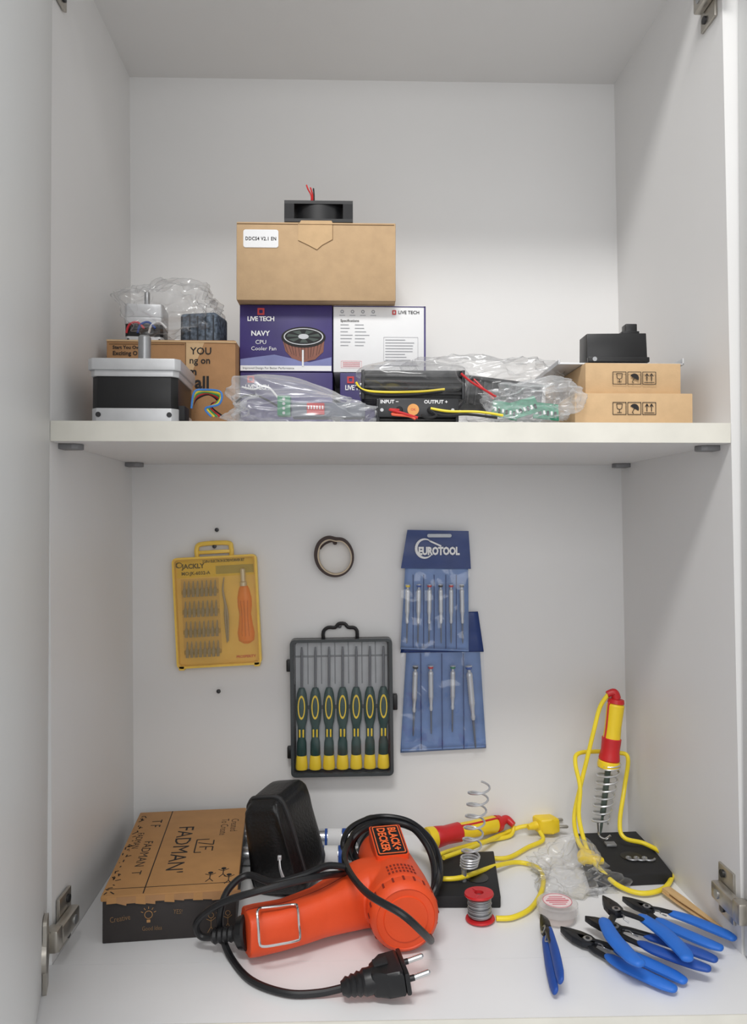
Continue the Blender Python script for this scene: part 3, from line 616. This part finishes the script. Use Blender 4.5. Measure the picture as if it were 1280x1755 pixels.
# ------------------------------------------------------------ black zip case
cb=V((P(501,1500,.80).x,.815,0))
r=root('zip_case','black leather zip case standing on its edge','case',cb)
T=Matrix.Translation((cb.x,cb.y,.0))@Matrix.Rotation(-.20,4,'Y')@Matrix.Rotation(-.38,4,'Z')
t=bmesh.new();bmesh.ops.create_icosphere(t,subdivisions=6,radius=1)
def cshape(p):
    q=V([math.copysign(abs(x)**.36,x) for x in p]);nn=noise.noise(p*2.0)*.06+noise.noise(p*4.5)*.022
    k=1+.20*(-q.z)
    return V((q.x*.0275*k*(1+nn),q.y*.037*(1+nn),.0530+q.z*.0510*(1+nn*.3)))
for v in t.verts:v.co=cshape(v.co)
b=B(T);b.nr=1;b.put(t,leath);b.nr=0;b.done('case_body',r,sharp=3)
b=B(T)
for yy,rr,mm in ((-.34,.0010,blk),(-.26,.0022,mat('zip_tape',(48,48,50),.5)),(-.18,.0010,blk)):
    pp=[]
    for k in range(81):
        a=2*pi*k/80;d=V((math.cos(a),yy,math.sin(a))).normalized();pp.append(cshape(d))
    b.tube(pp,rr,mm,res=1,seg=8)
b.done('zipper',r)
b=B();q=P(484,1490,.765);b.tube([q+V((-.003,0,.010)),q+V((-.002,-.003,.002)),q+V((.002,-.004,-.009))],[.0010,.0016,.0026],bsteel,seg=8,flat=.5);b.box(q+V((-.003,.001,.011)),(.004,.003,.005),bsteel,.0008);b.done('zip_pull',r,label='steel zip pull')
# ------------------------------------------------------------ chrome tubes
sat=mat('satin_chrome',(205,207,210),.25,.8)
for i,(py,z,pxa,pxb) in enumerate(((1434,.012,418,622),(1464,.012,414,615))):
    a=FL(pxa,py,z);c_=FL(pxb,py,z);c_.y=a.y;L=(c_-a).length;a=a-V((0,0,.002))
    r=root('metal_tube','chrome tube with blue band and white label','tube',a+V((L/2,0,-.01)),'chrome tubes beside the zip case')
    b=B();b.lathe([(.006,0),(.0098,.001),(.0098,L-.014),(.0075,L-.012),(.0075,L)],sat,a,c_-a-V((0,0,.002)));b.done('tube_body',r)
    for j,(f0,f1,m) in enumerate(((.68,.70,blued),(.705,.82,white),(.825,.86,blued))):
        b=B();b.lathe([(.0096,f0*L),(.0101,f0*L),(.0101,f1*L),(.0096,f1*L)],m,a,(1,0,0));b.done('label_band',r,label='white label' if m is white else 'blue band')
# ------------------------------------------------------------ heat gun
r=root('heat_gun','orange heat gun lying on its side with coiled cord','heat gun',FL(640,1590))
ax0=FL(651,1460,.033);ax1=FL(692,1566,.033);d=(ax1-ax0).normalized();LL=(ax1-ax0).length
BR=[(.0225,0),(.0250,.08),(.0272,.25),(.0288,.42),(.0302,.58),(.0314,.72),(.0318,.93)]
b=B();b.lathe([(r_,LL*t_) for r_,t_ in BR]+[(.0300,LL*.96)],org,ax0,d,48)
hd=[(672,1530,.032),(630,1530,.031),(590,1545,.029),(545,1563,.028),(490,1582,.026),(440,1593,.025),(421,1597,.025)]
b.tube([FL(*p) for p in hd],[.030,.028,.0235,.0195,.0185,.0190,.0185],org,seg=32,res=8,sq=.62)
g=b.done('housing',r,sharp=3);md=g.modifiers.new('Remesh','REMESH');md.mode='VOXEL';md.voxel_size=.0011;md.use_smooth_shade=True;ms=g.modifiers.new('Smooth','SMOOTH');ms.iterations=4;ms.factor=.5
b=B();b.lathe([(.0295,LL*.955),(.0314,LL*.965),(.0314,LL*1.01),(.0300,LL*1.05),(.0265,LL*1.075),(.0258,LL*1.068),(.020,LL*1.068),(.0195,LL*1.078),(.001,LL*1.078)],org,ax0,d,48)
u_=V((0,0,1));u_=(u_-d*u_.dot(d)).normalized();w_=d.cross(u_)
for k in range(20):
    a=2*pi*k/20;dr=u_*math.cos(a)+w_*math.sin(a);o=ax0+d*(LL*.99)+dr*.0314;b.T=basis(o,d,dr.cross(d));b.box((0,0,0),(.007,.0018,.0010),vent)
b.T=Matrix();b.done('end_cap',r,label='round flat orange motor end cap with vents')
b=B();hp=[FL(*p) for p in hd]
b.tube([V((p.x,p.y,p.z+rr)) for p,rr in zip(hp[2:],[.0235,.0195,.0185,.0190,.0185])],.0006,vent,seg=6);b.done('housing_seam',r)
b=B();dn=-d
b.lathe([(.0225,-.008),(.0240,0),(.0230,.006),(.020,.012),(.0190,.045),(.0200,.046),(.0200,.052),(.016,.052),(.015,.03)],mat('dark_gray_plastic',(62,62,64),.5),ax0,dn,28);b.done('nozzle',r)
def onbarrel(t,ang,lift=0):
    rr=BR[-1][0]
    for (r0,h0),(r1,h1) in zip(BR,BR[1:]):
        if h0<=t<=h1:rr=r0+(r1-r0)*(t-h0)/(h1-h0)
    dr=u_*math.cos(ang)+w_*math.sin(ang);return ax0+d*LL*t+dr*(rr+lift),dr
sgn=1 if w_.x>0 else -1
# raised moulded pad on the barrel carrying the name plate, sloping down towards the end cap
o,dr=onbarrel(.43,-sgn*.02,.0062);dt=(d-dr*.16).normalized();b=B(basis(o,dt,dr.cross(d)))
b.prism(rrect(-.0265,-.0160,.0265,.0160,.003),-.012,.0004,org);b.prism(rrect(-.0250,-.0146,.0250,.0146,.0026),0,.0012,blk);b.ring(rrect(-.0238,-.0134,.0238,.0134,.002),rrect(-.0228,-.0124,.0228,.0124,.0018),.0012,.0016,mat('orange_line',(246,112,56),.5))
for st_,y in (('BLACK+',.0056),('DECKER',-.0054)):b.text(st_,.0112,MC['orange_line'],Matrix.Translation((0,y,.0017)),off=.0004,wide=.98)
b.done('brand_plate',r,label='black plate with orange lettering')
b=B()
for i in range(8):
    for j in range(3):
        o,dr=onbarrel(.79+.05*j,sgn*(-.34+.11*i),-.001);b.T=basis(o,d,dr.cross(d));b.box((0,0,0),(.0034,.0018,.0028),vent)
b.done('air_vent',r,label='dark vent slots')
b=B();b.tube([P(447,1556,.668),P(476,1553,.672),P(505,1550,.677),P(510,1557,.666),P(512,1580,.658),P(514,1606,.658),P(508,1612,.656),P(480,1618,.650),P(452,1622,.646),P(445,1616,.646),P(443,1590,.646),P(441,1563,.650),P(447,1556,.668)],.0011,chrome,seg=8,res=5);b.done('wire_stand',r,label='bent chrome wire stand')
b=B();b.lathe([(.0135,0),(.0150,.002),(.0135,.008),(.008,.012)]+[(.007 if k%2 else .0055,.014+.0025*k) for k in range(9)],blk,FL(426,1597,.0225),FL(350,1606,.014)-FL(426,1597,.0225));b.done('strain_relief',r)
cr=.0031
def cable(pts,name,m,rad,parent=None,**k):
    b=B();b.tube([FL(*p) for p in pts],rad,m,seg=10,res=8);return b.done(name,parent,**k)
cable([(385,1603,.018),(348,1606,.014),(336,1588,.024),(348,1568,.036),(385,1545,.052),(440,1528,.062),(500,1512,.066),(560,1500,.064),(600,1494,.050),(612,1478,.040),(604,1450,.040),(620,1424,.052),(660,1410,.052),(706,1420,.046),(742,1452,.034),(750,1490,.03),(748,1515,.03),(738,1540,.02)],'power_cord',cordm,cr,r)
cable([(600,1470,.022),(588,1448,.05),(602,1418,.056),(646,1400,.054),(697,1406,.052),(734,1434,.044),(752,1470,.034),(754,1505,.028),(744,1535,.02)],'power_cord',cordm,cr,r)
cable([(612,1482,.030),(600,1454,.044),(614,1428,.058),(654,1410,.060),(700,1416,.056),(728,1444,.048),(742,1478,.036),(744,1515,.028),(738,1545,.018)],'power_cord',cordm,cr,r)
cable([(746,1500,.02),(744,1462,.036),(718,1426,.046),(668,1408,.054),(618,1418,.056),(596,1448,.054),(592,1480,.060),(626,1528,.072),(688,1566,.070),(722,1596,.050),(738,1612,.028),(734,1604,.012),(726,1598,.006)],'power_cord',cordm,cr,r)
cable([(590,1486,.066),(560,1484,.070),(520,1500,.068),(470,1512,.064),(425,1500,.062),(395,1520,.056),(380,1552,.045),(378,1592,.020),(395,1640,.0035),(430,1680,.0035),(490,1702,.0035),(545,1702,.004),(592,1692,.008)],'power_cord',cordm,cr,r)
pp0=FL(585,1694,.012);pp1=FL(668,1672,.018);d=(pp1-pp0).normalized()
b=B();b.lathe([(.005,0)]+[(.0075+.0004*k if k%2 else .006+.0004*k,.002+.0024*k) for k in range(8)]+[(.010,.022),(.0105,.030)],blk,pp0,d)
sd=V((-d.y,d.x,0)).normalized();T=basis(pp0+d*.036,d,sd);b.T=T
b.prism([(-.012,-.009),(.0,-.013),(.010,-.017),(.014,-.017),(.014,.019),(.010,.019),(.0,.013),(-.012,.009)],-.010,.010,blk,.003)
b.box((.0155,.001,0),(.004,.038,.018),blk,.0015);b.box((-.002,.004,.0105),(.012,.010,.002),blkm,.0008);b.done('plug',r,label='black two pin mains plug')
for a in (-.0105,.0125):
    b=B(T);b.cyl((.016,a,0),(.022,a,0),.0024,blk,seg=14);b.lathe([(.0022,0),(.0022,.013),(.001,.0145)],chrome,(.021,a,0),(1,0,.1),14);b.done('plug_pin',r,label='round chrome plug pin')
# ------------------------------------------------------------ soldering stands
def helix(p,q,r0,r1,turns,n=16):
    ax=(q-p);u=V((1,0,0));w=V((0,1,.0));o=[]
    N=int(turns*n)
    for k in range(N+1):
        t=k/N;a=2*pi*turns*t;R=r0*(1-t)+r1*t;o.append(p+ax*t+u*R*math.cos(a)+w*R*math.sin(a))
    return o
def basep(c4,h,r,nm='stand_base'):
    q=[FL(*c,h) for c in c4];b=B();b.hexa([(p.x,p.y,.0003) for p in q]+[(p.x,p.y,h) for p in q],blkm,.0012)
    cx=sum(p.x for p in q)/4;cy=sum(p.y for p in q)/4
    b.cyl((cx+.01,cy-.012,h-.0005),(cx+.01,cy-.012,h+.0006),.012,blk,seg=24);b.done(nm,r);return cx,cy
hb_=.012
sprm=mat('spring_wire',(205,206,208),.3,.6,.03)
r=root('soldering_stand','black base soldering stand with empty steel spring holder','soldering stand',FL(800,1510))
basep([(740,1536),(858,1536),(846,1458),(748,1462)],hb_,r)
Ys=.795
b=B();b.tube(helix(P(803,1486,Ys),P(806,1468,Ys),.0085,.0095,4),.0010,sprm,res=1,seg=8);b.tube(helix(P(806,1468,Ys),P(822,1345,Ys),.0095,.0108,6.2),.0011,sprm,res=1,seg=8);b.done('spring_holder',r,label='coiled steel wire holder')
b=B();b.tube([P(790,1484,Ys),P(794,1500,Ys),P(790,1516,Ys-.005),P(797,1520,Ys-.01)],.0011,chrome,seg=8);b.cyl(V((P(794,1508,Ys).x,Ys-.003,hb_)),V((P(794,1508,Ys).x,Ys-.003,hb_+.012)),.003,steel,seg=12);b.done('mounting_post',r)
r=root('soldering_stand','black base soldering stand holding an upright iron','soldering stand',FL(1070,1470))
basep([(1010,1503),(1153,1496),(1096,1424),(986,1428)],hb_,r)
Yr=.885
b=B();b.tube(helix(P(1028,1412,Yr),P(1043,1316,Yr),.0095,.0125,7.5),.0012,sprm,res=1,seg=8);b.tube(helix(P(1043,1318,Yr),P(1044,1308,Yr),.0125,.0125,2),.001,sprm,res=1,seg=8);b.done('spring_holder',r,label='coiled steel wire holder')
b=B();b.tube([P(1024,1408,Yr),P(1026,1430,Yr),P(1036,1438,Yr-.01),P(1046,1432,Yr-.014)],.0012,chrome,seg=8);b.box((P(1040,1440,Yr).x,Yr-.012,hb_+.002),(.012,.01,.003),steel,.0008);b.done('mounting_post',r)
b=B();q=FL(1096,1474,hb_);b.tube(helix(q+V((-.014,0,.002)),q+V((.012,-.002,.002)),.004,.004,3),.0012,steel,res=1,seg=8);b.done('tip_cleaning_coil',r)
def iron(p,q,label,whole=True):
    ax=(q-p);L=ax.length;ax.normalize();r=root('soldering_iron',label,'soldering iron',p)
    b=B()
    if whole:
        b.lathe([(.001,0),(.0016,.008),(.0016,.02),(.0034,.022),(.0034,.072),(.0055,.077)],mat('green_gray_barrel',(88,100,94),.4,.3),p,ax,16);b.done('barrel',r)
        h0=.077
    else:
        b.lathe([(.0036,-.006),(.0045,-.003),(.0055,.0)],steel,p,ax,16);b.done('barrel',r);h0=0
    R=L-h0
    b=B();b.lathe([(.008,h0-.001),(.0125,h0),(.0130,h0+.003),(.0124,h0+R*.09),(.0115,h0+R*.10)],yel,p,ax,20);b.done('tip_guard',r,label='yellow plastic guard ring')
    b=B();b.lathe([(.0112,h0+R*.10),(.0122,h0+R*.12),(.0112,h0+R*.20),(.0106,h0+R*.24),(.0112,h0+R*.42),(.0105,h0+R*.43)],red,p,ax,20);b.done('collar',r,label='red plastic collar')
    b=B();b.lathe([(.0100,h0+R*.43),(.0095,h0+R*.6),(.0102,h0+R*.9),(.0085,h0+R*.93)],yel,p,ax,20);b.done('handle',r,label='yellow plastic handle')
    b=B();b.lathe([(.0085,h0+R*.93),(.0098,h0+R*.935),(.009,h0+R*.99),(.0055,h0+R*1.0)],red,p,ax,20);b.done('rear_cap',r,label='red rubber cap')
    b=B();sdv=V((-1,-.4,0)) if whole else V((0,-.5,.8));sdv=(sdv-ax*sdv.dot(ax)).normalized()
    b.tube([p+ax*(h0+R*f)+sdv*rr for f,rr in ((.43,.0098),(.6,.0092),(.9,.0098),(.94,.009))],.0014,red,seg=8);b.done('grip_stripe',r,label='red stripe');return r,p+ax*L
ti,te=iron(P(1029,1428,Yr),P(1056,1197,Yr),'yellow and red soldering iron upright in spring holder')
b=B();b.tube([te,P(1052,1187,Yr),P(1040,1190,Yr)],[.0055,.0048,.0036],red,seg=12);b.done('strain_relief',ti)
yc=.0025
b=B();b.tube([P(1042,1190,Yr),P(1028,1212,Yr),P(1018,1250,Yr-.004),P(1006,1300,Yr-.006),P(994,1350,Yr-.008),P(984,1400,Yr-.014),P(990,1440,Yr-.04),P(1006,1464,.84),FL(1030,1492,.012),FL(1060,1518,.006),FL(1100,1531,.005),FL(1138,1522,.005),FL(1152,1496,.006),FL(1138,1466,.014),FL(1105,1446,.018),P(1070,1436,.865),P(1062,1410,.878),P(1070,1350,.905),P(1076,1300,.905),P(1060,1290,.91),P(1020,1288,.905),P(990,1292,.89),P(986,1310,.882),P(994,1350,.87),P(992,1400,.86),P(1004,1450,.845),P(1016,1474,.83)],yc,yelc,seg=10,res=7);b.done('power_cord',ti)
b=B();b.lathe([(.004,-.010),(.008,-.007),(.0095,.004),(.005,.009)],yel,P(1006,1470,.835),(1,0,-.5));b.lathe([(.004,-.006),(.0065,0),(.004,.007)],yel,P(1022,1474,.83),(1,0,-.3));b.done('cable_clip',ti)
ti,te=iron(FL(732,1438,.018),FL(858,1410,.018),'yellow and red soldering iron lying behind the stand',False)
b=B();b.tube([te,FL(868,1404,.02),FL(880,1414,.015)],[.0055,.0048,.0036],red,seg=12);b.done('strain_relief',ti)
cable([(880,1416,.012),(874,1432,.004),(840,1440,.004),(800,1450,.004),(760,1462,.018),(748,1470,.018)],'power_cord',yelc,yc,ti)
cable([(748,1506,.016),(790,1504,.017),(850,1484,.010),(890,1478,.004),(925,1490,.004),(930,1520,.004),(912,1554,.004),(880,1572,.004),(850,1574,.004)],'power_cord',yelc,yc,ti)
cable([(760,1470,.02),(810,1452,.016),(860,1430,.006),(890,1418,.010),(915,1414,.014)],'power_cord',yelc,yc,ti)
cable([(830,1470,.004),(870,1470,.004),(905,1452,.004),(930,1440,.006),(925,1425,.012)],'power_cord',yelc,yc,ti)
p=FL(912,1416,.014);q=FL(960,1404,.016);d=(q-p).normalized();sd=V((-d.y,d.x,0));T=basis(p,d,sd)
b=B(T);b.lathe([(.003,-.006),(.0045,0),(.005,.006),(.008,.010)],yel,(0,0,0),(1,0,0));b.prism([(.006,-.009),(.020,-.014),(.030,-.016),(.030,.016),(.020,.014),(.006,.009)],-.009,.009,yel,.003);b.done('plug',ti,label='yellow three pin mains plug')
for a,bq in ((-.010,0),(.010,0),(0,.005)):
    b=B(T);b.lathe([(.002,0),(.002,.012),(.001,.0135)],nick,(.029,a,bq-.003),(.85,-.5,0),12);b.done('plug_pin',ti)
# spool
q=FL(823,1578);q.z=0
r=root('solder_spool','small red spool of silver solder wire','solder spool',q)
ax=V((-.04,.05,1)).normalized()
b=B();b.lathe([(.004,.0008),(.0138,.0012),(.0142,.002),(.0138,.0034),(.0095,.0036),(.0075,.0036),(.0075,.0236),(.0135,.0238),(.0142,.025),(.0138,.0266),(.0045,.0266),(.0042,.02),(.0042,.0008)],red,q,ax,36,caps=False)
for k in range(3):b.prism([(.0055,-.0006),(.0115,-.0006),(.0115,.0006),(.0055,.0006)],.0266,.0271,redi,0,Matrix.Translation(q)@Matrix.Rotation(k*2.1,4,'Z'))
b.done('spool_body',r)
b=B();o=[]
for k in range(22*20):
    t=k/(22*20);a=2*pi*22*t;R=.0105+.0007*math.sin(a*.37);h=.0048+.0175*abs(((t*2.2)%2)-1);u=ax.orthogonal().normalized();w=ax.cross(u);o.append(q+ax*h+(u*math.cos(a)+w*math.sin(a))*R)
b.tube(o,.0007,steel,res=1,seg=6);b.lathe([(.0095,.004),(.0102,.006),(.0102,.021),(.0095,.0235)],msteel,q,ax,24);b.done('solder_wire',r)
# flux tub
q=FL(957,1580);q.z=0;q.y+=.004
r=root('flux_tub','round clear flux tub with a pink printed label','container',q)
fr_=mat('frosted_plastic',(226,222,220),.15,0,.02,60,0,200,.38)
b=B();b.lathe([(.016,.0004),(.0175,.001),(.018,.010),(.0172,.0105)],fr_,q,(0,0,1),32);b.lathe([(.0155,.0012),(.0160,.007),(.001,.0072)],mat('flux_paste',(224,206,198),.6),q,(0,0,1),24);b.done('tub',r)
b=B();b.lathe([(.0193,.009),(.0196,.010),(.0196,.0165),(.0185,.018),(.001,.018)],fr_,q,(0,0,1),32);b.done('lid',r)
b=B(Matrix.Translation(q+V((0,0,-.0015))));b.prism(circ(0,0,.0140,n=32),.0196,.0199,mat('pink_white',(236,216,216),.6));b.ring(circ(0,0,.0140,n=32),circ(0,0,.0134,n=32),.0199,.0201,pink)
for k in range(5):
    ww=.011-abs(k-2)*.0022;b.bar((-ww,.007-.0035*k),(ww,.007-.0035*k),.0012 if k!=2 else .0022,pink,.0199,.0002)
b.done('printed_label',r,label='white round label with pink print')
bag('plastic_bag','thin crumpled clear plastic bag beside the flux tub',FL(984,1512)+V((0,.0,.006)),(.040,.037,.021),bagm,12,.22,.0006,.3,pinch=(.15,.3,.3),hf=.7)
# bamboo tweezers
b=B();p=FL(1142,1524,.008);q=FL(1238,1594,.004);d=(q-p).normalized();T=basis(p,d,V((-d.y,d.x,0)));L=(q-p).length;b.T=T
b.prism([(0,-.006),(L*.3,-.006),(L,-.001),(L,.001),(L*.3,.007),(0,.008)],-.003,-.0015,wood,.0003);b.prism([(0,-.005),(L*.3,-.005),(L,-.0012),(L,.0006),(L*.3,.004),(0,.004)],.001,.0025,wood,.0003)
b.box((.004,0,0),(.01,.01,.004),wood,.0006)
b.done('wooden_tweezers',label='pale bamboo tweezers lying near the blue cutters',cat='tweezers')
# ------------------------------------------------------------ cutters
jawm=mat('gunmetal',(46,48,52),.4,.6,.1)
def plier(tip,end,sp,z0,label,gm=blue,tilt=0,wid=1,gl=.40,gw=1.0,cur=.6):
    a=FL(tip[0],tip[1],z0);e=FL(end[0],end[1],z0);d=e-a;L=d.length;d.normalize();sd=V((-d.y,d.x,0))
    T=basis(a,d,sd,L)@Matrix.Rotation(tilt,4,'X')
    r=root('side_cutter',label,'cutting pliers',(a+e)/2-V((0,0,z0)),'blue handled side cutters')
    for s_ in (1,-1):
        b=B(T);dz=s_*.009
        pts=[(0,.002*s_),(.07,.034*s_),(.15,.062*s_),(.24,.066*s_),(.31,.040*s_),(.31,-.02*s_),(.2,-.03*s_),(.16,.001*s_)]
        if s_<0:pts=pts[::-1]
        b.prism([(x,y*wid) for x,y in pts],-.024,.024,jawm,.004)
        b.tube([(.22,-.03*s_*wid,dz),(.32,.02*s_+.25*sp*s_,dz),(.44,sp*s_*.8,dz),(.52,sp*s_,dz)],[.034,.030,.028,.024],jawm,seg=10,flat=.6);b.done('jaw',r)
    for s_ in (1,-1):
        b=B(T);b.tube([(gl-.02,s_*sp*.75,0),(gl+.03,s_*sp*.86,0),(.60,s_*sp*(1+.12*cur),0),(.76,s_*sp*(1+.16*cur),0),(.9,s_*sp*(1+.1*cur),0),(.98,s_*sp*(1-.1*cur),0),(1.0,s_*sp*(1-.15*cur),0)],[k*gw for k in (.020,.048,.060,.062,.058,.044,.016)],gm,seg=14,flat=.55);b.done('grip',r)
    b=B(T);b.lathe([(.034,-.030),(.036,0),(.034,.030)],steel,(.25,0,0),(0,0,1),18);b.cyl((.25,0,.030),(.25,0,.036),.016,jawm,seg=12)
    b.tube([(.30,.02,.0),(.36,.012,.02),(.40,-.012,.02),(.43,.02,.0)],.006,steel,seg=6);b.done('pivot_screw',r)
plier((930,1568),(957,1692),.045,.012,'blue handled cutters lying nearly edge on',blued,1.1,.7,.30,.75)
plier((960,1592),(1168,1690),.075,.006,'blue side cutters lying flat with long black neck',blue,0,1,.46,.95)
plier((1002,1574),(1224,1654),.080,.014,'blue side cutters beneath the other pliers',blued,0,1,.48,.9)
plier((1032,1538),(1140,1650),.20,.026,'blue side cutters spread open on the pile',blue,0,1,.36,1.1)
plier((1066,1540),(1250,1618),.12,.012,'blue side cutters with open black steel jaws',blue,0,1,.42,1.0)
# ------------------------------------------------------------ light
w=bpy.data.worlds.new('world');sc.world=w;w.use_nodes=True;bg=w.node_tree.nodes['Background'];bg.inputs[0].default_value=(.97,.985,1,1);bg.inputs[1].default_value=.64
def area(loc,target,size,sy,e,c):
    l=bpy.data.lights.new('ceiling_and_fill_light','AREA');l.shape='RECTANGLE';l.size=size;l.size_y=sy;l.energy=e;l.color=c
    o=bpy.data.objects.new('ceiling_and_fill_light',l);o.location=loc;o.rotation_euler=(V(target)-V(loc)).to_track_quat('-Z','Y').to_euler();sc.collection.objects.link(o);o['kind']='structure'
area((-.25,-.55,2.0),(.03,.8,.35),.8,.3,26,(1,.99,.97))
area((.05,-.9,.75),(.03,.8,.3),1.2,.7,6,(1,.99,.98))  # added low frontal fill that brightens the cabinet, not a ceiling lamp
sc.view_settings.view_transform='Standard';sc.view_settings.look='None';sc.view_settings.exposure=0
